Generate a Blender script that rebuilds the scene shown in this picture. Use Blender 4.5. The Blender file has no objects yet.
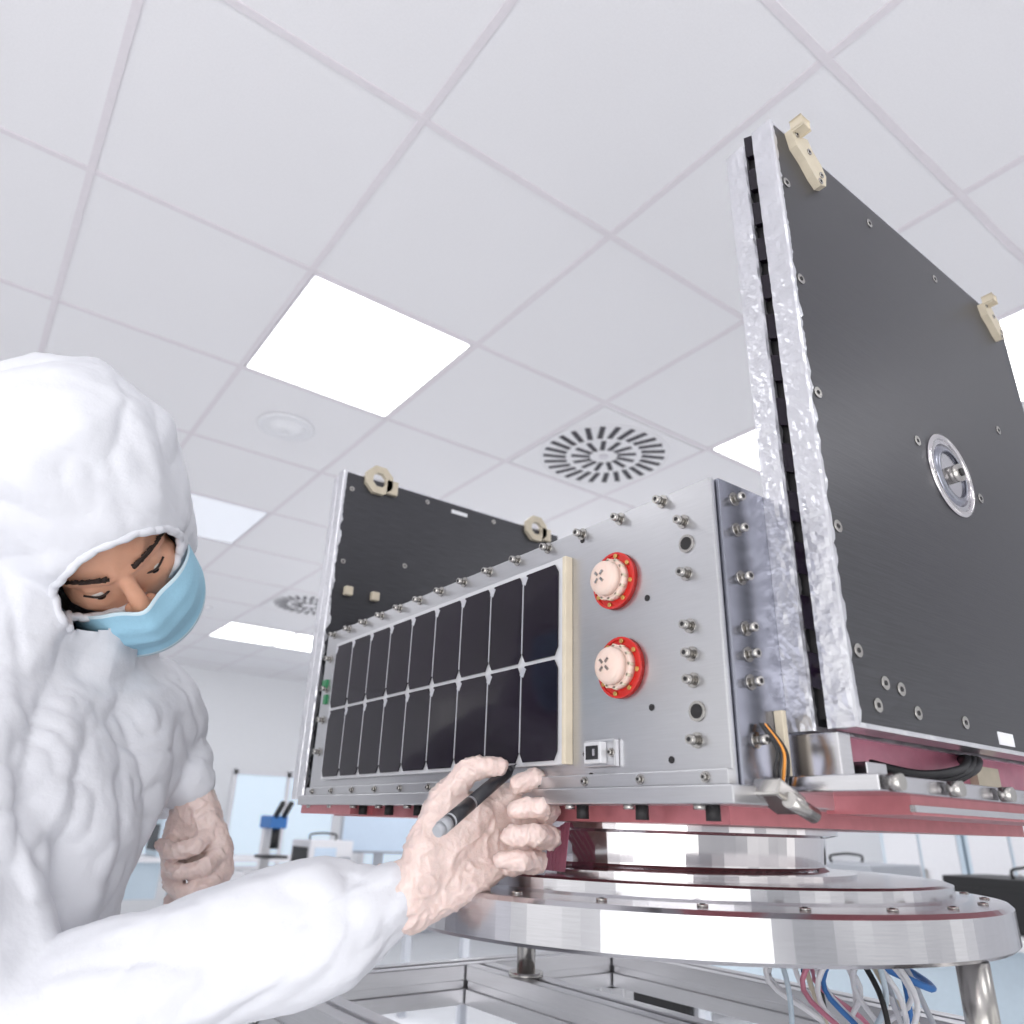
import bpy, bmesh, math, random
from mathutils import Vector, Matrix, noise
from mathutils.bvhtree import BVHTree
random.seed(7)
scene = bpy.context.scene
EYE = 1.2            # everything is modelled relative to eye level, lifted at the end
CEIL = 1.5
FLOOR = -1.2

# ------------------------------------------------------------------ materials
def s2l(c):
    return tuple(((v/255.0)/12.92 if v/255.0 <= .04045 else ((v/255.0+.055)/1.055)**2.4) for v in c)

def mat(name, rgb, rough=.5, metal=0., bump=0., bscale=60., stretch=None, var=0., emit=0., spec=.5,
        coat=0., detail=4., alpha=1., sss=0., kind='noise', roughvar=0.):
    m = bpy.data.materials.new(name); m.use_nodes = True
    nt = m.node_tree; N = nt.nodes; b = N['Principled BSDF']
    c = s2l(rgb) + (1,)
    b.inputs['Base Color'].default_value = c
    b.inputs['Roughness'].default_value = rough
    b.inputs['Metallic'].default_value = metal
    b.inputs['Specular IOR Level'].default_value = spec
    b.inputs['Coat Weight'].default_value = coat
    b.inputs['Alpha'].default_value = alpha
    if sss:
        b.inputs['Subsurface Weight'].default_value = sss
        b.inputs['Subsurface Radius'].default_value = (.02, .008, .005)
        b.inputs['Subsurface Scale'].default_value = .5
    if emit:
        b.inputs['Emission Color'].default_value = c
        b.inputs['Emission Strength'].default_value = emit
    tc = N.new('ShaderNodeTexCoord'); mp = N.new('ShaderNodeMapping')
    nt.links.new(tc.outputs['Object'], mp.inputs['Vector'])
    if stretch: mp.inputs['Scale'].default_value = stretch
    if kind == 'voronoi':
        tx = N.new('ShaderNodeTexVoronoi'); tx.inputs['Scale'].default_value = bscale
        out = tx.outputs['Distance']
    else:
        tx = N.new('ShaderNodeTexNoise'); tx.inputs['Scale'].default_value = bscale
        tx.inputs['Detail'].default_value = detail
        out = tx.outputs['Fac']
    nt.links.new(mp.outputs['Vector'], tx.inputs['Vector'])
    if bump:
        bp = N.new('ShaderNodeBump'); bp.inputs['Strength'].default_value = bump
        bp.inputs['Distance'].default_value = .01
        nt.links.new(out, bp.inputs['Height']); nt.links.new(bp.outputs['Normal'], b.inputs['Normal'])
    v = max(var, .02)
    cr = N.new('ShaderNodeValToRGB')
    cr.color_ramp.elements[0].position = .3; cr.color_ramp.elements[1].position = .7
    cr.color_ramp.elements[0].color = tuple(max(0, x*(1-v)) for x in c[:3]) + (1,)
    cr.color_ramp.elements[1].color = tuple(min(1, x*(1+v)) for x in c[:3]) + (1,)
    nt.links.new(out, cr.inputs['Fac']); nt.links.new(cr.outputs['Color'], b.inputs['Base Color'])
    if roughvar:
        mr = N.new('ShaderNodeMapRange')
        mr.inputs['To Min'].default_value = max(.02, rough-roughvar); mr.inputs['To Max'].default_value = rough+roughvar
        nt.links.new(out, mr.inputs['Value']); nt.links.new(mr.outputs['Result'], b.inputs['Roughness'])
    return m

M = {}
M['tile'] = mat('ceiling_tile', (241,240,243), .85, bump=.03, bscale=220)
M['tbar'] = mat('ceiling_tbar', (231,226,231), .6)
M['light'] = mat('light_diffuser', (255,255,255), .5, emit=5)
M['dimlight'] = mat('dim_light', (244,247,255), .5, emit=.25)
M['frame'] = mat('light_frame', (225,222,228), .5)
M['slot'] = mat('vent_slot', (78,76,82), .8)
M['white'] = mat('white_paint', (240,240,244), .6)
M['wall'] = mat('wall_paint', (242,243,246), .8, bump=.02)
M['floor'] = mat('floor_vinyl', (226,227,230), .4, var=.03, bscale=8)
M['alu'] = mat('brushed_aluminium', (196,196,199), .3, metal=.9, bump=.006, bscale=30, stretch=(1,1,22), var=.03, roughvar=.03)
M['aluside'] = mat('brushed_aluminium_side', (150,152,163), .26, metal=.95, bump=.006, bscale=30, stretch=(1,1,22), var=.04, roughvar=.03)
M['alum'] = mat('machined_aluminium', (203,202,206), .2, metal=1, bump=.006, bscale=30, stretch=(1,1,40), var=.04)
M['polish'] = mat('polished_steel', (222,218,220), .1, metal=1)
M['bolt'] = mat('bolt_steel', (178,175,171), .25, metal=1)
M['dark'] = mat('dark_hole', (32,30,32), .6)
M['black'] = mat('black_plastic', (28,28,31), .45)
M['foil'] = mat('crinkled_foil', (220,220,225), .3, metal=.85, bump=.38, bscale=38, detail=3, var=.05)
M['carbon'] = mat('carbon_panel', (76,76,80), .34, metal=.7, bump=.035, bscale=26, stretch=(1,1,36), var=.18, roughvar=.07)
M['cream'] = mat('cream_bracket', (208,197,176), .5, var=.05)
M['cell'] = mat('solar_cell', (22,13,27), .08, var=.2, bscale=12, spec=.35)
M['cellgrid'] = mat('cell_substrate', (215,215,218), .4, metal=.3)
M['silver'] = mat('silver_line', (215,215,220), .3, metal=.7)
M['red'] = mat('red_anodised', (196,32,26), .35, coat=.2)
M['rosewhite'] = mat('antenna_radome', (226,200,188), .45, sss=.1)
M['gold'] = mat('brass_screw', (214,180,110), .3, metal=1)
M['pink'] = mat('pink_film', (205,128,150), .35, bump=.2, bscale=30, var=.1)
M['redtray'] = mat('red_tray', (188,116,122), .32, metal=.4, var=.08)
M['suit'] = mat('coverall_fabric', (219,220,226), .75, bump=.32, bscale=28, detail=9, var=.01)
M['skin'] = mat('skin', (216,162,134), .5, sss=.15, bump=.05, bscale=150)
M['hair'] = mat('brow_hair', (44,30,24), .7, bump=.4, bscale=400)
M['eye'] = mat('eye_white', (215,208,202), .2)
M['iris'] = mat('iris_brown', (52,34,26), .15)
M['mask'] = mat('face_mask', (156,202,224), .75, bump=.08, bscale=300)
M['maskedge'] = mat('mask_binding', (205,226,236), .75)
M['glove'] = mat('latex_glove', (224,201,194), .28, bump=.4, bscale=70, detail=6, var=.09, sss=.12, coat=.35)
M['penblk'] = mat('pen_barrel', (36,36,42), .35)
M['pengrey'] = mat('pen_band', (166,168,174), .4)
M['blue'] = mat('blue_plastic', (60,120,190), .5)
M['paleblue'] = mat('pale_blue_panel', (206,222,234), .5)
M['green'] = mat('green_pcb', (46,130,84), .4)
M['grey'] = mat('grey_panel', (180,184,192), .5)
M['glass'] = mat('window_glass', (215,230,242), .1, emit=.4)
M['orange'] = mat('orange_plastic', (230,150,60), .5)
M['screen'] = mat('screen', (190,205,222), .2, emit=.3)

# ------------------------------------------------------------------ mesh builder
class MB:
    def __init__(s):
        s.bm = bmesh.new(); s.mats = []
    def mi(s, m):
        m = M[m]
        if m not in s.mats: s.mats.append(m)
        return s.mats.index(m)
    def _fin(s, faces, m, smooth):
        i = s.mi(m)
        for f in faces:
            f.material_index = i; f.smooth = smooth
    def box(s, lo, hi, m, bev=0., rot=None, piv=None):
        lo, hi = Vector(lo), Vector(hi); c = (lo+hi)/2; d = hi-lo
        r = bmesh.ops.create_cube(s.bm, size=1)
        vs = r['verts']
        for v in vs: v.co = Vector((v.co.x*d.x, v.co.y*d.y, v.co.z*d.z)) + c
        if rot is not None:
            p = Vector(piv) if piv is not None else c
            for v in vs: v.co = rot @ (v.co-p) + p
        if bev:
            es = list({e for v in vs for e in v.link_edges})
            fs0 = {f for v in vs for f in v.link_faces}
            rr = bmesh.ops.bevel(s.bm, geom=es, offset=bev, segments=2, profile=.5, affect='EDGES')
            fs = set(rr['faces']) | {f for f in fs0 if f.is_valid}
            for v in rr['verts']:
                fs |= set(v.link_faces)
        else:
            fs = {f for v in vs for f in v.link_faces}
        s._fin(fs, m, False)
    def cyl(s, p0, p1, r0, m, r1=None, seg=20, smooth=True, caps=True):
        if r1 is None: r1 = r0
        p0, p1 = Vector(p0), Vector(p1); ax = (p1-p0).normalized()
        q = ax.to_track_quat('Z', 'Y')
        a = []; b = []
        for i in range(seg):
            t = 2*math.pi*i/seg; d = q @ Vector((math.cos(t), math.sin(t), 0))
            a.append(s.bm.verts.new(p0+d*r0)); b.append(s.bm.verts.new(p1+d*r1))
        fs = [s.bm.faces.new((a[i], a[(i+1)%seg], b[(i+1)%seg], b[i])) for i in range(seg)]
        s._fin(fs, m, smooth)
        if caps:
            c = [s.bm.faces.new(a[::-1]), s.bm.faces.new(b)]
            s._fin(c, m, False)
    def lathe(s, prof, c, m, axis=(0,0,1), seg=64, smooth=False, a0=0):
        c = Vector(c); q = Vector(axis).normalized().to_track_quat('Z','Y')
        rings = []
        for r, h in prof:
            rings.append([s.bm.verts.new(c + q @ Vector((r*math.cos(2*math.pi*i/seg+a0), r*math.sin(2*math.pi*i/seg+a0), h))) for i in range(seg)])
        fs = []
        n = len(prof)
        for k in range(n):
            A, B = rings[k], rings[(k+1) % n]
            for i in range(seg):
                fs.append(s.bm.faces.new((A[i], A[(i+1)%seg], B[(i+1)%seg], B[i])))
        s._fin(fs, m, smooth)
    def dome(s, c, axis, r, h, m, seg=24, k=6):
        c = Vector(c); q = Vector(axis).normalized().to_track_quat('Z','Y'); rings=[]
        for j in range(k):
            t = j/k*math.pi/2
            rings.append([s.bm.verts.new(c+q@Vector((r*math.cos(t)*math.cos(2*math.pi*i/seg), r*math.cos(t)*math.sin(2*math.pi*i/seg), h*math.sin(t)))) for i in range(seg)])
        top = s.bm.verts.new(c+q@Vector((0,0,h))); fs=[]
        for j in range(k-1):
            A,B=rings[j],rings[j+1]
            for i in range(seg): fs.append(s.bm.faces.new((A[i],A[(i+1)%seg],B[(i+1)%seg],B[i])))
        for i in range(seg): fs.append(s.bm.faces.new((rings[-1][i], rings[-1][(i+1)%seg], top)))
        s._fin(fs, m, True)
    def prism(s, pts, ext, m):
        ext = Vector(ext)
        a = [s.bm.verts.new(Vector(p)) for p in pts]; b = [s.bm.verts.new(Vector(p)+ext) for p in pts]
        n = len(pts); fs = [s.bm.faces.new(a[::-1]), s.bm.faces.new(b)]
        for i in range(n): fs.append(s.bm.faces.new((a[i], a[(i+1)%n], b[(i+1)%n], b[i])))
        s._fin(fs, m, False)
    def tube(s, pts, r, m, seg=8, sub=6):
        P = [Vector(p) for p in pts]; Q = []
        for i in range(len(P)-1):
            p0 = P[max(i-1,0)]; p1=P[i]; p2=P[i+1]; p3=P[min(i+2,len(P)-1)]
            for k in range(sub):
                t=k/sub
                Q.append(.5*((2*p1)+(-p0+p2)*t+(2*p0-5*p1+4*p2-p3)*t*t+(-p0+3*p1-3*p2+p3)*t**3))
        Q.append(P[-1]); rings=[]
        for i,p in enumerate(Q):
            d=(Q[min(i+1,len(Q)-1)]-Q[max(i-1,0)]).normalized(); q=d.to_track_quat('Z','Y')
            rings.append([s.bm.verts.new(p+q@Vector((r*math.cos(2*math.pi*j/seg), r*math.sin(2*math.pi*j/seg),0))) for j in range(seg)])
        fs=[]
        for A,B in zip(rings,rings[1:]):
            o=min(range(seg), key=lambda k:(A[0].co-B[k].co).length)
            for j in range(seg): fs.append(s.bm.faces.new((A[j],A[(j+1)%seg],B[(j+1+o)%seg],B[(j+o)%seg])))
        s._fin(fs,m,True)
    def ball(s, c, r, m):
        rr=bmesh.ops.create_icosphere(s.bm,subdivisions=3,radius=r)
        for v in rr['verts']: v.co+=Vector(c)
        s._fin({f for v in rr['verts'] for f in v.link_faces}, m, True)
    def obj(s, name, parent=None):
        bmesh.ops.recalc_face_normals(s.bm, faces=s.bm.faces[:])
        me = bpy.data.meshes.new(name); s.bm.to_mesh(me); s.bm.free()
        for m in s.mats: me.materials.append(m)
        o = bpy.data.objects.new(name, me); scene.collection.objects.link(o)
        if parent: o.parent = parent
        return o

def empty(name, loc=(0,0,0)):
    e = bpy.data.objects.new(name, None); e.empty_display_size=.1
    scene.collection.objects.link(e); return e

# ------------------------------------------------------------------ room
PX, PY = .591, .6495; OX, OY = .54, .4965
lights = {(0,2),(3,1),(3,0),(2,9),(3,9),(0,-3),(3,-3),(-3,2),(-3,-2),(6,2),(6,0),(6,5),(0,12),(3,5),(-3,6),(6,9)}
dim = {(0,5)}
IX = range(-8,11); JY = range(-6,13)
cb = MB()
for i in IX:
    for j in JY:
        if (i,j) in lights or (i,j) in dim: continue
        x0=OX+i*PX; y0=OY+j*PY
        cb.box((x0+.002,y0+.002,CEIL),(x0+PX-.002,y0+PY-.002,CEIL+.02),'tile')
xa=OX+IX[0]*PX; xb=OX+(IX[-1]+1)*PX; ya=OY+JY[0]*PY; yb=OY+(JY[-1]+1)*PY
for i in list(IX)+[IX[-1]+1]:
    x=OX+i*PX; cb.box((x-.009,ya,CEIL-.0035),(x+.009,yb,CEIL+.001),'tbar')
for j in list(JY)+[JY[-1]+1]:
    y=OY+j*PY; cb.box((xa,y-.009,CEIL-.0038),(xb,y+.009,CEIL+.001),'tbar')
cb.box((xa,ya,CEIL+.03),(xb,yb,CEIL+.06),'white')
cb.obj('ceiling')
for (i,j) in sorted(lights|dim):
    x0=OX+i*PX+.012; y0=OY+j*PY+.012; x1=x0+PX-.024; y1=y0+PY-.024
    b=MB(); b.box((x0,y0,CEIL-.002),(x1,y1,CEIL+.015),'frame')
    b.box((x0+.008,y0+.008,CEIL-.0045),(x1-.008,y1-.008,CEIL-.002),'light' if (i,j) in lights else 'dimlight')
    b.obj('ceiling_light_panel')
def diffuser(cx,cy):
    b=MB(); z=CEIL
    b.box((cx-.28,cy-.305,z-.006),(cx+.28,cy+.305,z),'tile')
    b.lathe([(.283,-.006),(.283,-.010),(.277,-.011),(.27,-.006)],(cx,cy,z),'tile')
    for n,(ra,rb,w,sk) in ((26,(.165,.262,.023,.25)),(13,(.06,.14,.021,.3))):
        for k in range(n):
            t=2*math.pi*k/n
            ca,sa=math.cos(t),math.sin(t); cb2,sb2=math.cos(t+sk*.35),math.sin(t+sk*.35)
            p0=Vector((cx+ca*ra,cy+sa*ra,z-.0085)); p1=Vector((cx+cb2*rb,cy+sb2*rb,z-.0085))
            d=(p1-p0).normalized(); q=Vector((-d.y,d.x,0))*w/2
            b.prism([p0-q,p1-q,p1+q,p0+q],(0,0,.003),'slot')
    b.cyl((cx,cy,z-.012),(cx,cy,z-.004),.02,'frame')
    b.obj('ceiling_air_diffuser')
diffuser(OX+2.5*PX, OY+2.5*PY); diffuser(OX+2.5*PX, OY+7.5*PY)
def speaker(cx,cy,r):
    b=MB(); b.lathe([(.001,0),(r,0),(r,-.008),(r*.86,-.014),(r*.8,-.009),(r*.6,-.009),(r*.55,-.02),(r*.3,-.03),(.001,-.032)],(cx,cy,CEIL-.001),'white',smooth=True); b.obj('ceiling_smoke_detector')
speaker(OX+.5*PX, OY+3.5*PY, .115); speaker(OX+.5*PX, OY+6.5*PY, .06); speaker(OX+1.5*PX, OY+8.5*PY, .06)

b=MB(); b.box((xa,ya,FLOOR-.05),(xb,yb,FLOOR),'floor'); b.obj('floor')
WY=8.72; WX=6.6
b=MB(); b.box((xa,WY,FLOOR),(WX+.1,WY+.1,CEIL),'wall'); b.obj('wall_far')
b=MB(); b.box((WX,ya,FLOOR),(WX+.1,WY,CEIL),'wall'); b.obj('wall_right')
b=MB(); b.box((xa,WY-.015,FLOOR),(WX,WY,FLOOR+.1),'grey'); b.obj('baseboard_far')
b=MB(); b.box((WX-.015,ya,FLOOR),(WX,WY,FLOOR+.1),'grey'); b.obj('baseboard_right')
for n,(x0,x1) in enumerate(((1.2,2.4),(2.7,3.9),(4.3,5.9))):
    b=MB(); b.box((x0,WY-.03,-.5),(x1,WY-.005,.45),'glass')
    for xx in (x0,(x0+x1)/2,x1): b.box((xx-.025,WY-.05,-.53),(xx+.025,WY-.002,.48),'white')
    for zz in (-.5,.45): b.box((x0-.02,WY-.05,zz-.025),(x1+.02,WY-.002,zz+.025),'white')
    b.obj('window_%d'%(n+1))

def bench(x0,x1,y0,y1,zt,name='lab_bench'):
    b=MB(); b.box((x0,y0,zt-.035),(x1,y1,zt),'white',.004)
    for x in (x0+.04,x1-.04):
        for y in (y0+.04,y1-.04): b.box((x-.022,y-.022,FLOOR),(x+.022,y+.022,zt-.035),'grey')
    b.box((x0+.05,y0+.05,FLOOR+.25),(x1-.05,y1-.05,FLOOR+.28),'white')
    b.box((x0+.06,y0+.08,zt-.3),(x0+.5,y1-.08,zt-.035),'paleblue')
    b.obj(name)
def monitor(x,y,z,yaw=0):
    b=MB(); R=Matrix.Rotation(yaw,3,'Z'); p=(x,y,z); z+=.002
    b.box((x-.27,y-.02,z+.12),(x+.27,y+.02,z+.46),'grey',.004,R,p)
    b.box((x-.255,y-.024,z+.135),(x+.255,y-.019,z+.445),'screen',0,R,p)
    b.box((x-.03,y,z),(x+.03,y+.03,z+.2),'grey',0,R,p); b.box((x-.12,y-.08,z),(x+.12,y+.1,z+.015),'grey',.003,R,p)
    b.obj('computer_monitor')
def rackbox(x,y,z,w,d,h,m,name):
    z+=.002
    b=MB(); b.box((x-w/2,y-d/2,z),(x+w/2,y+d/2,z+h),m,.006)
    b.box((x-w/2-.004,y-d/2+.03,z+h*.15),(x-w/2+.002,y+d/2-.03,z+h*.8),'black')
    b.box((x-w/2+.03,y-d/2-.004,z+h*.3),(x+w*.1,y-d/2+.002,z+h*.8),'screen')
    for k in range(4): b.cyl((x+w*.2+k*w*.07,y-d/2-.015,z+h*.5),(x+w*.2+k*w*.07,y-d/2,z+h*.5),.01,'grey',seg=10)
    for sx in (-1,1): b.tube([(x+sx*w*.3,y,z+h),(x+sx*w*.3,y,z+h+.03),(x,y,z+h+.04)],.006,'black')
    b.obj(name)
def microscope(x,y,z):
    z+=.002
    b=MB(); b.box((x-.1,y-.14,z),(x+.1,y+.12,z+.03),'white',.006)
    b.box((x-.03,y+.06,z+.03),(x+.03,y+.11,z+.3),'white',.008); b.box((x-.05,y-.1,z+.26),(x+.05,y+.1,z+.33),'blue',.01)
    b.cyl((x,y-.06,z+.15),(x,y-.06,z+.27),.025,'black')
    for s in (-.025,.025): b.cyl((x+s,y-.08,z+.32),(x+s,y-.18,z+.4),.016,'black')
    b.box((x-.07,y-.12,z+.1),(x+.07,y+.05,z+.115),'black'); b.obj('microscope')
def chair(x,y):
    b=MB(); z=FLOOR
    for k in range(5):
        t=k*2*math.pi/5; p=(x+.27*math.cos(t),y+.27*math.sin(t),z+.06)
        b.cyl((x,y,z+.1),p,.02,'black',r1=.014,seg=10); b.cyl((p[0],p[1]-.012,z+.028),(p[0],p[1]+.012,z+.028),.028,'black',seg=14)
    b.cyl((x,y,z+.08),(x,y,z+.45),.025,'bolt'); b.box((x-.23,y-.22,z+.44),(x+.23,y+.22,z+.51),'black',.025)
    b.box((x+.2,y-.2,z+.62),(x+.25,y+.2,z+1.0),'black',.02); b.box((x+.21,y-.03,z+.46),(x+.24,y+.03,z+.7),'black')
    b.obj('office_chair')
bench(1.3,3.0,4.4,5.2,-.32); bench(1.2,3.1,6.9,7.6,-.32); bench(3.4,4.3,.9,3.0,-.34); bench(4.2,6.2,4.0,4.8,-.32)
microscope(1.75,4.75,-.32); monitor(2.55,4.9,-.32,-.3); rackbox(1.9,7.2,-.32,.5,.4,.3,'paleblue','test_instrument'); rackbox(2.1,4.8,-.32,.28,.3,.2,'white','test_instrument')
rackbox(3.8,1.5,-.34,.4,.5,.2,'black','power_supply_unit'); rackbox(3.8,2.3,-.34,.45,.5,.22,'grey','power_supply_unit')
chair(1.75,1.95); chair(2.6,3.3); chair(3.0,1.0)
b=MB()
for k in range(4):
    y0=.9+k*.62
    b.box((6.05,y0,FLOOR),(6.55,y0+.6,.55),'paleblue',.006); b.box((6.035,y0+.03,FLOOR+.1),(6.05,y0+.29,.5),'white',.003); b.box((6.035,y0+.31,FLOOR+.1),(6.05,y0+.57,.5),'white',.003)
    b.cyl((6.02,y0+.27,-.4),(6.02,y0+.27,-.2),.008,'bolt',seg=8); b.cyl((6.02,y0+.33,-.4),(6.02,y0+.33,-.2),.008,'bolt',seg=8)
b.obj('storage_cabinet')

# ------------------------------------------------------------------ satellite
sat = empty('satellite')
def bolt(b, p, d, r=.0042, l=.011):
    p=Vector(p); d=Vector(d)
    b.cyl(p,p+d*.0015,r*1.55,'bolt',seg=16); b.cyl(p+d*.0015,p+d*(l*.5),r*.75,'bolt',seg=14)
    b.cyl(p+d*(l*.45),p+d*l,r,'bolt',r1=r*.92,seg=16); b.cyl(p+d*(l-.0005),p+d*(l+.0003),r*.5,'dark',seg=6)
def flat_screw(b,p,d,r=.006):
    p=Vector(p); d=Vector(d); b.cyl(p,p+d*.0012,r,'bolt',seg=20); b.cyl(p+d*.001,p+d*.0016,r*.4,'dark',seg=6)
Y0,Y1,Z0,Z1 = .388,1.22,.028,.296; XF=.5; XB=1.08
b=MB()
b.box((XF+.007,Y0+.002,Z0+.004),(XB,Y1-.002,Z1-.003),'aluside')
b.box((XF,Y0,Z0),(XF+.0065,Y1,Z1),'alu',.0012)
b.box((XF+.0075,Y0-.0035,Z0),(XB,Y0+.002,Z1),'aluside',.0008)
b.obj('body_panels',sat)
b=MB()
b.box((XF-.012,Y0-.008,Z0-.008),(XB+.02,Y1+.012,Z0+.006),'alu',.0012)
b.box((XF-.006,Y0+.0,Z0+.006),(XF+.001,Y1,Z0+.018),'alu',.001)
b.box((XF+.03,Y0+.03,Z0-.022),(XB,Y1-.04,Z0-.008),'redtray')
b.box((XF+.05,.30,.031),(1.25,Y0-.008,.043),'alum',.001)
b.box((XF+.12,.315,.017),(1.15,Y0,.031),'redtray'); b.box((XF+.118,.311,.019),(1.152,.3155,.024),'alum')
b.box((XF-.005,1.05,.008),(XF+.25,Y1+.01,.02),'redtray')
b.box((XF+.12,Y0-.02,.043),(1.2,Y0-.004,.082),'pink')
b.box((XF+.072,.34,.043),(XF+.09,Y0,.077),'alum',.001); b.box((.60,.335,.043),(.63,Y0,.056),'alum',.001); b.box((.85,.36,.043),(.9,Y0,.07),'cream')
b.box((XF+.054,Y0-.012,.034),(XF+.060,Y0-.0035,.095),'cream',.001)
for k in range(11):
    y=.42+k*.078
    b.cyl((XF+.012,y,Z0-.020),(XF+.012,y,Z0-.008),.006,'dark',seg=12); b.cyl((XF-.004,y,Z0-.012),(XF-.004,y,Z0-.008),.005,'bolt',seg=12)
b.obj('base_deck',sat)
b=MB()
for k in range(14):
    y=.445+k*.0575
    bolt(b,(XF,y,Z1-.006),(-1,0,0))
for z in (.262,.212,.1645,.14,.1177,.069): bolt(b,(XF,.421,z),(-1,0,0))
for z in (.24,.092):
    b.cyl((XF-.0015,.419,z),(XF+.0,.419,z),.0085,'bolt'); b.cyl((XF-.002,.419,z),(XF-.0004,.419,z),.006,'dark')
for z in (.28,.25,.205,.16,.138,.115,.069): bolt(b,(.527,Y0-.0035,z),(0,-1,0))
for z in (.25,.2,.15,.1): bolt(b,(XF,1.198,z),(-1,0,0))
for k in range(12): bolt(b,(XF-.006,.41+k*.071,Z0+.012),(-1,0,0),.0028,.004)
for y,z in ((.45,.055),(.47,.2),(.56,.283),(.47,.1),(.55,.045)):
    b.cyl((XF-.0008,y,z),(XF,y,z),.003,'dark',seg=12)
b.obj('body_bolts',sat)
b=MB(); ya_,yb_,za_,zb_=.578,1.16,.056,.268
b.box((XF-.009,ya_,za_),(XF-.001,yb_,zb_),'cellgrid',.001)
b.box((XF-.010,ya_-.002,za_),(XF-.0,ya_+.004,zb_),'cream',.001)
nC=9; w=(yb_-ya_-.014)/nC; hh=(zb_-za_-.012)/2
for c in range(nC):
    for r in range(2):
        y0=ya_+.010+c*w; z0=za_+.004+r*(hh+.003); y1=y0+w-.0032; z1=z0+hh-.0012; x=XF-.0095; k=.009
        b.prism([(x,y0,z0+k),(x,y0+k*.6,z0),(x,y1-k*.6,z0),(x,y1,z0+k),(x,y1,z1-k),(x,y1-k*.6,z1),(x,y0+k*.6,z1),(x,y0,z1-k)],(-.0015,0,0),'cell')
        b.box((x-.0022,y1-.0006,z0+.01),(x-.0014,y1+.0010,z1-.01),'silver')
        b.box((x-.002,y1-.006,z1-.011),(x-.0013,y1+.001,z1-.001),'silver',0,Matrix.Rotation(.5,3,'X'))
b.obj('body_solar_array',sat)
for n,(y,z) in enumerate(((.510,.2256),(.505,.1396))):
    b=MB(); c=(XF,y,z)
    b.cyl((XF,y,z),(XF-.004,y,z),.0285,'red',seg=40)
    b.lathe([(.0285,-.001),(.0285,.0055),(.026,.0055),(.026,-.001)],c,'red',axis=(-1,0,0),seg=40)
    for k in range(8):
        t=k*math.pi/4+.2; bb=(XF-.004,y+.0245*math.cos(t),z+.0245*math.sin(t)); b.cyl(bb,(XF-.0065,bb[1],bb[2]),.0022,'gold',seg=10)
    b.cyl((XF-.004,y,z),(XF-.012,y,z),.0205,'rosewhite',seg=36,r1=.020)
    b.cyl((XF-.012,y,z),(XF-.020,y,z),.0175,'rosewhite',seg=36,r1=.0165)
    b.dome((XF-.020,y,z),(-1,0,0),.0165,.004,'rosewhite')
    for k in range(12):
        t=k*math.pi/6; b.cyl((XF-.0065,y+.0198*math.cos(t),z+.0198*math.sin(t)),(XF-.0120,y+.0198*math.cos(t),z+.0198*math.sin(t)),.0016,'cream',seg=8)
    for k in range(4):
        t=k*math.pi/2+.78; b.box((XF-.0248,y+.005*math.cos(t)-.0025,z+.005*math.sin(t)-.0012),(XF-.0235,y+.005*math.cos(t)+.0025,z+.005*math.sin(t)+.0012),'bolt',0,Matrix.Rotation(t,3,'X'))
    b.obj('patch_antenna_%d'%(n+1),sat)
b=MB()
b.box((XF-.006,.512,.052),(XF,.553,.076),'alu',.001); b.box((XF-.014,.522,.0545),(XF-.006,.545,.0735),'cellgrid',.001)
b.box((XF-.0148,.5255,.058),(XF-.0135,.5415,.070),'black'); b.box((XF-.0152,.529,.061),(XF-.0145,.532,.067),'polish')
bolt(b,(XF-.006,.516,.064),(-1,0,0),.0025,.004); bolt(b,(XF-.006,.549,.064),(-1,0,0),.0025,.004)
b.box((XF-.004,1.195,.20),(XF,1.212,.215),'green'); b.box((XF-.004,1.19,.175),(XF,1.2,.19),'green')
b.obj('umbilical_connector',sat)

def bracket(b, x, y, z, s=1., side=-1, hole=False):
    pts=[(-.03,.028),(-.018,.036),(-.006,.030),(.004,.034),(.012,.020),(.026,.008),(.034,-.006),(.03,-.024),(.018,-.03),(.006,-.022),(-.008,-.006),(-.024,.006)]
    if hole:
        b.lathe([(.030*s,0),(.030*s,.010),(.015*s,.010),(.015*s,0)],(x,y,z),'cream',axis=(0,side,0),seg=8,a0=.4)
        b.box((x+.015*s,y+side*.010,z-.022*s),(x+.04*s,y,z+.006*s),'cream',.001)
        return
    P=[(x+px*s,y,z+pz*s) for px,pz in pts]
    b.prism(P,(0,side*.009,0),'cream')
    for px,pz in ((-.02,.025),(.002,.012),(.022,-.012),(.018,-.024)):
        flat_screw(b,(x+px*s,y+side*.009,z+pz*s),(0,side,0),.004*s)
    b.box((x-.028*s,y+side*.009,z+.026*s),(x-.012*s,y+side*.02,z+.04*s),'cream',.002)

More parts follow.
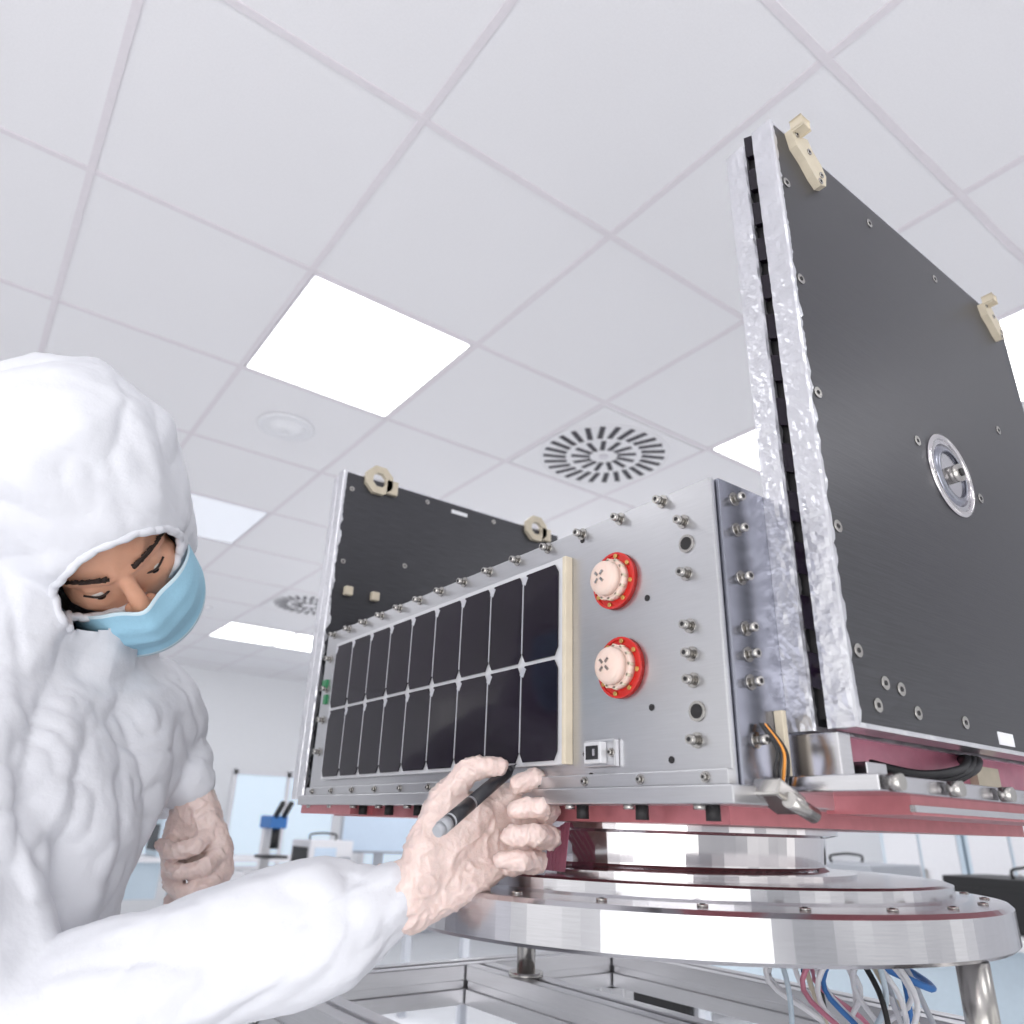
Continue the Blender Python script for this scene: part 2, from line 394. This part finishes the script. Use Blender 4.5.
def sheet(b,x0,x1,y0,y1,z0,z1,face='carbon'):
    b.box((x0+.004,y0,z0+.004),(x1,y1,z1-.004),face)
    e=.0006
    b.box((x0,y0+e,z0),(x1,y1-e,z0+.0045),'foil'); b.box((x0,y0+e,z1-.0045),(x1,y1-e,z1),'foil')
    n=150
    rows=[]
    for k in range(n+1):
        z=z0+(z1-z0)*k/n; wv=.0045+.003*noise.noise(Vector((z*60,y0*50,1)))+.002*noise.noise(Vector((z*170,y0*50,2)))
        def j(a,s=1.): return noise.noise(Vector((z*120+a*7,a*3.1,y0*90)))*.0008*s
        t=(y1-y0)
        row=[(x0+max(.002,wv)*1.5,y0-.0003,z),(x0+.002,y0-.0009+j(1,.5),z),(x0-.0004+j(2),y0+.0006,z)]
        for q in range(1,6): row.append((x0-.0006+j(3+q*1.7,1.2),y0+t*q/6,z))
        row+=[(x0-.0004+j(14),y1-.0006,z),(x0+.002,y1+.0006,z),(x0+.008,y1+.0003,z)]
        rows.append([b.bm.verts.new(p) for p in row])
    fs=[]
    for A,B in zip(rows,rows[1:]):
        for i in range(len(A)-1): fs.append(b.bm.faces.new((A[i],A[i+1],B[i+1],B[i])))
    b._fin(fs,'foil',False)
PZ0,PZ1=.079,.735; PX0,PX1=.57,1.14
b=MB(); sheet(b,PX0,PX1,.322,.347,PZ0,PZ1); sheet(b,PX0+.003,PX1,.361,.385,PZ0,PZ1-.004)
b.box((PX0+.014,.347,PZ0+.01),(PX1-.01,.361,PZ1-.012),'dark')
for k in range(13):
    z=PZ0+.03+k*.05; b.prism([(PX0+.006,.348,z),(PX0+.006,.3605,z+.006),(PX0+.006,.3605,z+.036),(PX0+.006,.348,z+.030)],(.01,0,0),'cell')
bracket(b,.625,.322,.705,.95); bracket(b,1.085,.322,.70,.8)
x,z,r=.841,.3785,.05
b.lathe([(r,-.001),(r,.003),(r*.88,.004),(r*.86,-.001)],(x,.322,z),'polish',axis=(0,-1,0),seg=48,smooth=True)
b.cyl((x,.3215,z),(x,.3205,z),r*.87,'alum',seg=48)
b.lathe([(r*.82,0),(r*.6,.0035),(r*.55,.0035),(r*.78,-.001)],(x,.3215,z),'aluside',axis=(0,-1,0),seg=48,smooth=True)
b.cyl((x,.3215,z),(x,.310,z),r*.2,'bolt',seg=24); b.cyl((x,.311,z),(x,.3085,z),r*.09,'dark',seg=12)
for px,pz in ((.764,.70),(.927,.70),(.585,.386),(.585,.52),(.585,.65),(.585,.25),(.775,.40),(.91,.37),(.588,.141),(.606,.099),(.623,.119),(.648,.117),(.67,.0995),(.756,.1),(1.02,.5),(1.02,.2)):
    flat_screw(b,(px,.322,pz),(0,-1,0),.0058)
b.box((.82,.3212,.086),(.853,.322,.098),'white')
b.obj('deployed_panel_near',sat)
b=MB(); LX0,LX1,LY,LZ1=.51,1.055,1.27,.637
sheet(b,LX0,LX1,LY,LY+.025,.03,LZ1); sheet(b,LX0+.003,LX1,LY+.034,LY+.055,.03,LZ1-.003); b.box((LX0+.01,LY+.025,.04),(LX1-.01,LY+.034,LZ1-.01),'dark')
bracket(b,.583,LY,.632,1.05,-1,True); bracket(b,.985,LY,.632,1.05,-1,True)
b.box((.76,LY-.001,.612),(.80,LY,.620),'white')
for px,pz in ((.53,.60),(.53,.45),(.70,.62),(.87,.62),(.66,.47)): flat_screw(b,(px,LY,pz),(0,-1,0),.005)
for px in (.545,.60): b.box((px-.008,LY-.012,.385),(px+.008,LY,.402),'cream',.002)
b.box((.55,1.2,.03),(.9,LY+.02,.045),'alum')
b.obj('deployed_panel_far',sat)
b=MB()
for k,o in enumerate((0,.012,.022)): b.tube([(.66+o,.375,.062),(.70+o,.345,.052-.004*k),(.745+o,.33,.058),(.80+o,.345,.072),(.84+o,.37,.075)],.0042,'black')
for k,c in enumerate(('black','black','orange','black')): b.tube([(.528+.003*k,.38,.082),(.533+.004*k,.37,.062),(.53+.006*k,.372,.045),(.535+.004*k,.375,.036)],.0013,c)
for k in range(5): b.cyl((.56+k*.09,.298,.037),(.56+k*.09,.288,.037),.006,'bolt',seg=12)
b.box((.515,.36,.020),(.55,.385,.034),'bolt',.002,Matrix.Rotation(.4,3,'Y')); b.cyl((.52,.355,.024),(.55,.355,.014),.006,'bolt')
b.obj('wiring_harness',sat)

# ------------------------------------------------------------------ ring adapter + trolley
rc=(.800,.717,0)
ring=empty('separation_ring_adapter')
uc=(.785,.745,0)
b=MB()
b.lathe([(.17,.0058),(.225,.0058),(.225,-.000),(.211,-.003),(.208,-.034),(.214,-.038),(.24,-.040),(.24,-.045),(.17,-.045)],uc,'polish',seg=96)
b.obj('upper_ring',ring)
b=MB()
b.lathe([(.1,-.044),(.300,-.044),(.306,-.046),(.306,-.056),(.318,-.058),(.354,-.060),(.358,-.064),(.358,-.096),(.354,-.0995),(.29,-.0995),(.28,-.085),(.1,-.085)],rc,'alum',seg=128)
for k in range(24):
    t=2*math.pi*k/24; x=rc[0]+.334*math.cos(t); y=rc[1]+.334*math.sin(t)
    b.cyl((x,y,-.0595),(x,y,-.057),.005,'bolt',seg=12); b.cyl((x,y,-.0573),(x,y,-.0566),.0025,'dark',seg=6)
b.obj('lower_ring',ring)
b=MB()
for k in range(6):
    y=.665+k*.0055; b.prism([(.572,y,.005),(.548,y-.02,-.042),(.548,y-.0155,-.042),(.572,y+.0045,.005)],(.001,0,0),'pink')
b.obj('ribbon_cable',ring)
tr=empty('transport_trolley')
def profile(b,p0,p1,w=.055):
    p0,p1=Vector(p0),Vector(p1); lo=Vector([min(a,c) for a,c in zip(p0,p1)]); hi=Vector([max(a,c) for a,c in zip(p0,p1)])
    ax=max(range(3),key=lambda i:(hi-lo)[i]); o=[i for i in range(3) if i!=ax]
    for sa in (-1,1):
        for sb in (-1,1):
            l=lo.copy(); h=hi.copy()
            a,c=o; ca=lo[a]+sa*w*.30; cc=lo[c]+sb*w*.30
            l[a]=ca-w*.20; h[a]=ca+w*.20; l[c]=cc-w*.20; h[c]=cc+w*.20
            b.box(l,h,'alu',.0015)
    l=lo.copy();h=hi.copy()
    for a in o: l[a]-=w*.42; h[a]+=w*.42
    b.box(l,h,'alu')
b=MB(); zt=-.235
X_=(.47,1.12); Y_=(.30,1.18)
for y in Y_: profile(b,(X_[0]-.02,y,zt),(X_[1]+.02,y,zt))
for x in X_: profile(b,(x,Y_[0]+.03,zt),(x,Y_[1]-.03,zt))
profile(b,(.80,Y_[0]+.03,zt),(.80,Y_[1]-.03,zt))
for y in Y_: profile(b,(X_[0],y,-1.0),(X_[1],y,-1.0))
for x in X_:
    for y in Y_:
        profile(b,(x,y,-1.08),(x,y,zt-.03))
        b.cyl((x,y,-1.1),(x,y,-1.08),.03,'black'); b.cyl((x,y-.015,-1.155),(x,y+.015,-1.155),.045,'black',seg=28); b.box((x-.02,y-.022,-1.15),(x+.02,y+.022,-1.09),'bolt',.003)
# pillars standing on the middle beam, carrying the lower ring
for x,y in ((.80,.375),(.80,1.03)):
    b.cyl((x,y,-.1),(x,y,zt+.025),.014,'bolt',seg=24); b.cyl((x,y,zt+.025),(x,y,zt+.034),.026,'bolt',seg=24)
for yy in (1.145,1.215): b.prism([(.47,yy,zt+.025),(.53,yy,zt+.025),(.50,yy,zt+.10),(.47,yy,zt+.10)],(0,.008,0),'bolt')
b.obj('frame',tr)
b=MB()
cols=['white','white','blue','paleblue','white','cream','black','white','white','pink','white','grey']
for k,c in enumerate(cols*2):
    x=.97+random.uniform(-.06,.06); y=.62+random.uniform(-.07,.07)
    b.tube([(x,y,-.12),(x+random.uniform(-.04,.04),y+random.uniform(-.04,.04),-.17),(x+.03+random.uniform(-.05,.05),y+random.uniform(-.05,.05),-.24),(x+random.uniform(-.03,.03),y+.02,-.36),(x+.02,y,-.7)],.0032,c)
b.tube([(.95,.6,-.125),(1.0,.52,-.16),(1.07,.6,-.15),(1.02,.68,-.14),(.96,.66,-.16)],.004,'blue')
b.obj('cable_bundle',tr)

# ------------------------------------------------------------------ technician
tech = empty('technician_in_cleanroom_suit')
GX=Vector((.8021,-.5967,.0303)); GY=Vector((-.2534,-.2939,.9216)); GZ=Vector((-.5408,-.7467,-.3869))
def G(x,y,z): return GX*x+GY*y+GZ*z          # tilted modelling frame of the figure -> room
_b=bmesh.new(); bmesh.ops.create_icosphere(_b,subdivisions=2,radius=1); ICO=[v.co.copy() for v in _b.verts]; _b.free()
BVH={}
def hulls(name, groups, voxel, smooth_it=3, material='suit', parent=None, disp=None, kill=None, snap=None, smooth_f=.5):
    bm=bmesh.new()
    for g in groups:
        vs=[bm.verts.new(Vector(p)+d*r) for p,r in g for d in ICO]
        r=bmesh.ops.convex_hull(bm,input=vs)
        dead=[v for v in set(r['geom_interior']+r['geom_unused']) if isinstance(v,bmesh.types.BMVert)]
        bmesh.ops.delete(bm,geom=[v for v in dead if v.is_valid],context='VERTS')
    me=bpy.data.meshes.new('tmp'); bm.to_mesh(me); bm.free()
    o=bpy.data.objects.new('tmp',me); scene.collection.objects.link(o)
    md=o.modifiers.new('r','REMESH'); md.mode='VOXEL'; md.voxel_size=voxel; md.use_smooth_shade=True
    dg=bpy.context.evaluated_depsgraph_get(); nm=bpy.data.meshes.new_from_object(o.evaluated_get(dg))
    bpy.data.objects.remove(o)
    bm=bmesh.new(); bm.from_mesh(nm)
    for _ in range(smooth_it): bmesh.ops.smooth_vert(bm,verts=bm.verts[:],factor=smooth_f,use_axis_x=True,use_axis_y=True,use_axis_z=True)
    if disp:
        bm.normal_update(); mv=[(v,v.normal*disp(v.co)) for v in bm.verts]
        for v,d in mv: v.co+=d
    if kill:
        BVH[name]=BVHTree.FromBMesh(bm)
        bmesh.ops.delete(bm,geom=[v for v in bm.verts if kill(v.co)],context='VERTS')
        if snap:
            for v in bm.verts:
                if any(len(e.link_faces)==1 for e in v.link_edges): v.co=snap(v.co)
    for f in bm.faces: f.smooth=True
    bm.to_mesh(nm); bm.free(); nm.name=name
    nm.materials.clear(); nm.materials.append(M[material])
    ob=bpy.data.objects.new(name,nm); scene.collection.objects.link(ob); ob.parent=parent
    return ob

HC=G(-.482,-.022,-.875)
F=G(.60,-.66,.45).normalized(); L=G(.52,.68,-.54); U=F.cross(L).normalized(); L=U.cross(F).normalized()
def Hd(l,u,f): return HC+L*l+U*u+F*f
def toH(p):
    d=p-HC; return d.dot(L),d.dot(U),d.dot(F)

shR=Vector((-.010,.885,.042)); shL=Vector((.205,1.10,.118)); chest=Vector((.09,.995,-.03)); waist=Vector((.05,1.01,-.2)); pel=Vector((.04,1.03,-.38))
elR=Vector((.085,.835,-.19)); wrR=G(-.118,-.366,-.706)
elL=G(-.50,-.355,-1.06); wrL=G(-.409,-.345,-.952)
hipR=Vector((-.02,.96,-.44)); hipL=Vector((.1,1.1,-.44)); fw=Vector((.77,-.64,0))
kR=Vector((.0,.95,-.80)); kL=Vector((.12,1.10,-.80)); aR=Vector((-.03,.97,-1.11)); aL=Vector((.09,1.12,-1.11))
def lerp(a,b,t): return a+(b-a)*t
cuff0=lerp(wrR,elR,.0)
MID=lerp(shR,shL,.5)
suit=[
 [(shR,.080),(shL,.08),(chest,.130),(MID+Vector((-.05,.04,-.02)),.09)],
 [(chest,.130),(MID+Vector((-.04,.02,-.10)),.13),(waist,.155)],[(waist,.155),(pel,.16)],
 [(pel,.15),(hipR,.11),(hipL,.11)],
 [(shR,.080),(lerp(shR,elR,.5),.080)],[(lerp(shR,elR,.5),.080),(elR,.070)],[(elR,.070),(lerp(elR,wrR,.55),.064)],[(lerp(elR,wrR,.55),.064),(lerp(elR,wrR,.82),.060)],[(lerp(elR,wrR,.82),.060),(lerp(elR,wrR,.92),.048)],[(lerp(elR,wrR,.92),.045),(cuff0,.038)],
 [(shL,.08),(elL,.065)],[(elL,.065),(lerp(elL,wrL,.6),.054)],[(lerp(elL,wrL,.6),.054),(wrL,.036)],
 [(hipR,.11),(kR,.085)],[(kR,.085),(aR,.065)],[(hipL,.11),(kL,.085)],[(kL,.085),(aL,.065)],
 [(aR,.06),(aR+Vector((0,0,-.045)),.045),(aR+fw*.15+Vector((0,0,-.05)),.04)],[(aL,.06),(aL+Vector((0,0,-.045)),.045),(aL+fw*.15+Vector((0,0,-.05)),.04)],
 [(Hd(0,.065,-.05),.128),(Hd(0,.040,-.005),.108),(Hd(0,-.05,-.03),.105)],
 [(Hd(0,.065,-.05),.12),(HC+GY*.118-GX*.050,.10)],
 [(Hd(0,-.05,-.03),.105),(Hd(0,-.07,.010),.074)],
 [(Hd(0,-.04,-.07),.10),(MID+Vector((-.05,.04,.0)),.10)],
 [(Hd(0,-.04,-.07),.085),(lerp(shR,shL,.1)+Vector((-.03,.02,0)),.07),(lerp(shR,shL,.9)+Vector((-.03,.02,0)),.07)],
 [(Hd(0,-.05,-.04),.085),(MID+Vector((-.02,.02,-.03)),.08)],
]
def crease(p,s,seed,d=None,st=.3):
    """soft pillows separated by sharp creases, elongated along direction d"""
    q=p.copy()
    if d is not None: q=q-d*(q.dot(d)*(1-st))
    q=q*s+Vector((seed,-seed*.7,seed*.3))
    w=noise.noise(q*.6+Vector((5,1,2)))*1.1; q=q+Vector((w,-w*.6,w*.4))
    return min(1,abs(noise.noise(q))*2.6)**.7
def ridge(p,s,seed):
    q=Vector((p.x*s+seed,p.y*s-seed,p.z*s*1.0+seed*.5)); w=noise.noise(q*.7)*.9
    v=abs(noise.noise(q+Vector((w,w*.5,-w)))); return max(0,1-v*3.2)**2
D1=Vector((.3,-.2,.93)).normalized(); D2=Vector((.8,-.35,.45)).normalized(); D3=Vector((.2,.9,-.3)).normalized()
def suitdisp(p):
    l,u,f=toH(p); r2=l*l+u*u+f*f
    m=.5+.5*noise.noise(p*4)
    a=crease(p,6,3.1,D1,.25)*.013+crease(p,12,9.7,D1,.25)*.009*(.35+.65*m)+crease(p,22,4.2,D2,.3)*.0038+crease(p,36,1.2)*.0008-.017
    if r2<.045:
        k=max(0,min(1,(.045-r2)/.018))
        h=crease(p,8,5,U,.25)*.006+crease(p,17,2,F,.25)*.004+crease(p,34,7,U,.3)*.0012-.0055
        a=a*(1-k)+h*k
    return a
OC,ORL,ORU,ORD=.006,.070,.070,.052
def ell(l,u): return (l/ORL)**2+((u-OC)/(ORU if u>OC else ORD))**2
def kill(p):
    l,u,f=toH(p)
    return .02<f<.135 and ell(l,u)<1
def snap(p):
    l,u,f=toH(p); e=ell(l,u)
    if .9<e<1.6 and .02<f<.14:
        s=1/math.sqrt(e); return Hd(l*s,OC+(u-OC)*s,f)
    return p
suit_o=hulls('coverall_with_hood',suit,.0045,6,'suit',tech,suitdisp,kill,snap)
b=MB(); pts=[]
for k in range(73):
    t=2*math.pi*k/72; l=(ORL+.001)*math.cos(t); su=math.sin(t); u=OC+((ORU if su>0 else ORD)+.001)*su
    hit=BVH['coverall_with_hood'].ray_cast(Hd(l,u,.133),-F,.3)[0]
    if hit:
        hl,hu,hf=toH(hit)
        lim=.200 if su>-.2 else .085     # behind the mask the elastic stays under the chin
        pts.append(Hd(hl,hu,min(hf,lim))-F*.002+F*.0010*math.sin(k*1.9)+L*.0010*math.sin(k*2.6))
b.tube(pts,.0048,'suit',seg=8,sub=3); b.obj('hood_elastic_edge',tech)
head=[[(Hd(0,.03,-.025),.082),(Hd(0,.03,.012),.072)],[(Hd(0,.035,.025),.066),(Hd(0,-.01,.02),.066)],
 [(Hd(-.03,-.02,.048),.034),(Hd(.03,-.02,.048),.034),(Hd(0,-.075,.048),.033),(Hd(0,-.05,.0),.055)],
 [(Hd(-.045,.019,.058),.014),(Hd(-.014,.018,.078),.012)],[(Hd(.045,.019,.058),.014),(Hd(.014,.018,.078),.012)],[(Hd(.014,.018,.078),.012),(Hd(-.014,.018,.078),.012)],
 [(Hd(0,.012,.083),.008),(Hd(0,-.032,.105),.011)],[(Hd(-.011,-.036,.094),.008),(Hd(.011,-.036,.094),.008),(Hd(0,-.034,.103),.009)],
 [(Hd(-.031,.003,.065),.0155)],[(Hd(.031,.003,.065),.0155)],[(Hd(-.02,-.062,.07),.012),(Hd(.02,-.062,.07),.012)],
 [(Hd(-.078,-.01,-.01),.012),(Hd(-.078,.02,-.012),.012)],[(Hd(.078,-.01,-.01),.012),(Hd(.078,.02,-.012),.012)]]
hulls('head',head,.0025,3,'skin',tech)
b=MB()
for s in (-1,1):
    for k in range(60):
        t=k/59; l=s*(.013+.042*t); u=.025+.006*math.sin(t*2.6)-.004*t; f=.0905-.024*t*t-.003*t
        p=Hd(l,u,f); q=Hd(l+s*.007,u+random.uniform(-.0005,.004),f-.001); w=.0022*(1-.5*t)
        b.cyl(p+U*random.uniform(-.003,.003),q,w,'hair',r1=w*.4,seg=6)
    b.tube([Hd(s*.017,-.006,.0775),Hd(s*.025,-.0072,.0815),Hd(s*.034,-.0072,.0805),Hd(s*.045,-.004,.0725)],.0014,'hair')
    b.ball(Hd(s*.031,-.009,.0685),.0115,'eye'); b.ball(Hd(s*.030,-.0120,.0735),.0074,'iris')
b.obj('eyes_and_eyebrows',tech)
b=MB(); nu,nv=40,24; grid=[]
for j in range(nv+1):
    row=[]; t=j/nv
    for i in range(nu+1):
        s=-1+2*i/nu; th=s*1.40
        bulge=.82+.32*math.sin(min(1,t*1.15+.1)*math.pi*.80)
        l=.078*math.sin(th); f=.032+.080*math.cos(th)*bulge
        f+=.018*math.exp(-(s/.17)**2)*(1-t)**1.2
        u=-.062+(.044-.098*t)*(1-.42*s*s)+.008*math.exp(-(s/.25)**2)*(1-t)
        f+=.0022*abs(((t*4)%1)-.5)*2*(1-s*s)
        row.append(b.bm.verts.new(Hd(l,u,f)))
    grid.append(row)
fs=[];fe=[]
for j in range(nv):
    for i in range(nu):
        fc=b.bm.faces.new((grid[j][i],grid[j][i+1],grid[j+1][i+1],grid[j+1][i])); (fe if j in (0,nv-1) else fs).append(fc)
b._fin(fs,'mask',True); b._fin(fe,'maskedge',True)
mo=b.obj('surgical_mask',tech); s_=mo.modifiers.new('s','SOLIDIFY'); s_.thickness=.0015

def finger(chain): return [[chain[i],chain[i+1]] for i in range(len(chain)-1)]
W=G(-.1065,-.362,-.71)
mcp=[G(-.0154,-.295,-.765),G(-.005,-.3165,-.768),G(-.004,-.336,-.76),G(-.012,-.352,-.745)]
fing=[[(mcp[0],.0135),(G(.0246,-.284,-.765),.0115),(G(.024,-.268,-.752),.0106),(G(.006,-.272,-.744),.0094)],
      [(mcp[1],.0135),(G(.037,-.301,-.750),.0118),(G(.027,-.288,-.728),.0108),(G(.003,-.290,-.728),.0095)],
      [(mcp[2],.0130),(G(.038,-.320,-.735),.0114),(G(.022,-.307,-.710),.0104),(G(-.002,-.308,-.712),.0092)],
      [(mcp[3],.0118),(G(.025,-.338,-.722),.0102),(G(.010,-.326,-.698),.0093),(G(-.010,-.326,-.702),.0082)]]
thumb=[(G(-.085,-.327,-.715),.019),(G(-.069,-.285,-.733),.0155),(G(-.042,-.256,-.744),.0125),(G(-.014,-.2545,-.748),.0098)]
groups=[[(W,.030),(lerp(W,elR,.2),.033)],
  [(W+G(.012,.014,0),.022),(W+G(.012,-.012,0),.020),(mcp[0],.0140),(mcp[1],.0140),(mcp[2],.0135),(mcp[3],.0118)],
  [(W+G(.012,.0,.008),.022),(thumb[0][0],.020),(thumb[1][0],.0155),(G(-.035,-.30,-.747),.018)],
  [(W+G(.012,-.012,.008),.020),(G(-.045,-.358,-.725),.020),(G(-.02,-.352,-.738),.015)]]
for f_ in fing+[thumb]: groups+=finger(f_)
def gdisp(p): return ridge(p,50,4)*.0020+ridge(p,110,8)*.0009-.0006
hulls('gloved_hand_with_pen',groups,.0018,3,'glove',tech,gdisp)
W2=G(-.401,-.3644,-.945)
m2=[G(-.3715,-.396,-.925),G(-.3564,-.4154,-.918),G(-.3533,-.4361,-.910),G(-.361,-.4555,-.905)]
t2=[(G(-.4133,-.3959,-.93),.0185),(G(-.4165,-.414,-.915),.0145),(G(-.4074,-.4335,-.893),.0118),(G(-.393,-.451,-.883),.0095)]
g2=[[(W2,.026),(lerp(W2,elL,.2),.028)],[(W2,.025)]+[(m,.0135) for m in m2]+[(t2[0][0],.018),(G(-.398,-.4309,-.925),.019)]]
for k,m in enumerate(m2):
    ln=[.95,1,.95,.8][k]
    p1=m+G(-.008,-.006,.033)*ln; p2=p1+G(-.026,-.003,.006)*ln; p3=p2+G(-.019,.003,-.012)*ln
    g2+=finger([(m,.0124),(p1,.0103),(p2,.0093),(p3,.0083)])
g2+=finger(t2)
hulls('gloved_hand',g2,.0018,2,'glove',tech,gdisp)
b=MB(); tail=G(-.0663,-.2827,-.66); tip=Vector((.4885,.6525,.0587)); d=(tip-tail).normalized(); Lp=(tip-tail).length
def pp(t): return tail+d*Lp*t
b.cyl(pp(0),pp(.05),.0052,'pengrey',r1=.0064); b.cyl(pp(.05),pp(.12),.0066,'pengrey'); b.cyl(pp(.12),pp(.14),.0067,'penblk')
b.cyl(pp(.14),pp(.40),.0064,'pengrey'); b.cyl(pp(.16),pp(.38),.0066,'penblk',seg=20)
b.cyl(pp(.40),pp(.86),.0064,'penblk'); b.cyl(pp(.86),pp(.95),.0062,'penblk',r1=.0025); b.cyl(pp(.95),pp(1),.0013,'penblk',r1=.0006)
b.obj('marker_pen')

# ------------------------------------------------------------------ added fill lights (not room fixtures)
def area(name, loc, target, sx, sy, power):
    l=bpy.data.lights.new(name,'AREA'); l.shape='RECTANGLE'; l.size=sx; l.size_y=sy; l.energy=power; l.color=(1,.99,.985)
    o=bpy.data.objects.new(name,l); scene.collection.objects.link(o); o.location=loc
    o.rotation_euler=(Vector(target)-Vector(loc)).to_track_quat('-Z','Y').to_euler()
area('added_ceiling_fill',(-1.2,-1.0,-.2),(.2,1.2,CEIL),2.2,2.2,38)  # added uplight behind the camera, brightens the ceiling
area('added_ceiling_fill',(3.6,4.2,-.9),(3.4,4.2,CEIL),3.,3.,44)  # second added uplight near the floor, brightens the ceiling deeper in the room

for o in list(scene.objects):
    if o.parent is None: o.location.z += EYE
w=bpy.data.worlds.new('World'); scene.world=w; w.use_nodes=True
nt=w.node_tree; bg=nt.nodes['Background']
tc=nt.nodes.new('ShaderNodeTexCoord'); nz=nt.nodes.new('ShaderNodeTexNoise'); nz.inputs['Scale'].default_value=2.2; nz.inputs['Detail'].default_value=1
cr=nt.nodes.new('ShaderNodeValToRGB'); cr.color_ramp.elements[0].position=.4; cr.color_ramp.elements[1].position=.6
cr.color_ramp.elements[0].color=(.36,.37,.39,1); cr.color_ramp.elements[1].color=(1,1,1,1)  # made-up patchy surround, gives the metal plates varied reflections
nt.links.new(tc.outputs['Generated'],nz.inputs['Vector']); nt.links.new(nz.outputs['Fac'],cr.inputs['Fac']); nt.links.new(cr.outputs['Color'],bg.inputs['Color'])
bg.inputs['Strength'].default_value=1.42
cam=bpy.data.cameras.new('camera'); co=bpy.data.objects.new('camera',cam); scene.collection.objects.link(co)
cam.sensor_width=36; cam.lens=747/1024*36; cam.clip_start=.02
co.matrix_world=Matrix(((GX.x,GY.x,GZ.x,0),(GX.y,GY.y,GZ.y,0),(GX.z,GY.z,GZ.z,EYE),(0,0,0,1)))
cam.dof.use_dof=True; cam.dof.focus_distance=.8; cam.dof.aperture_fstop=5.6
scene.camera=co
scene.view_settings.view_transform='Standard'
scene.view_settings.look='None'
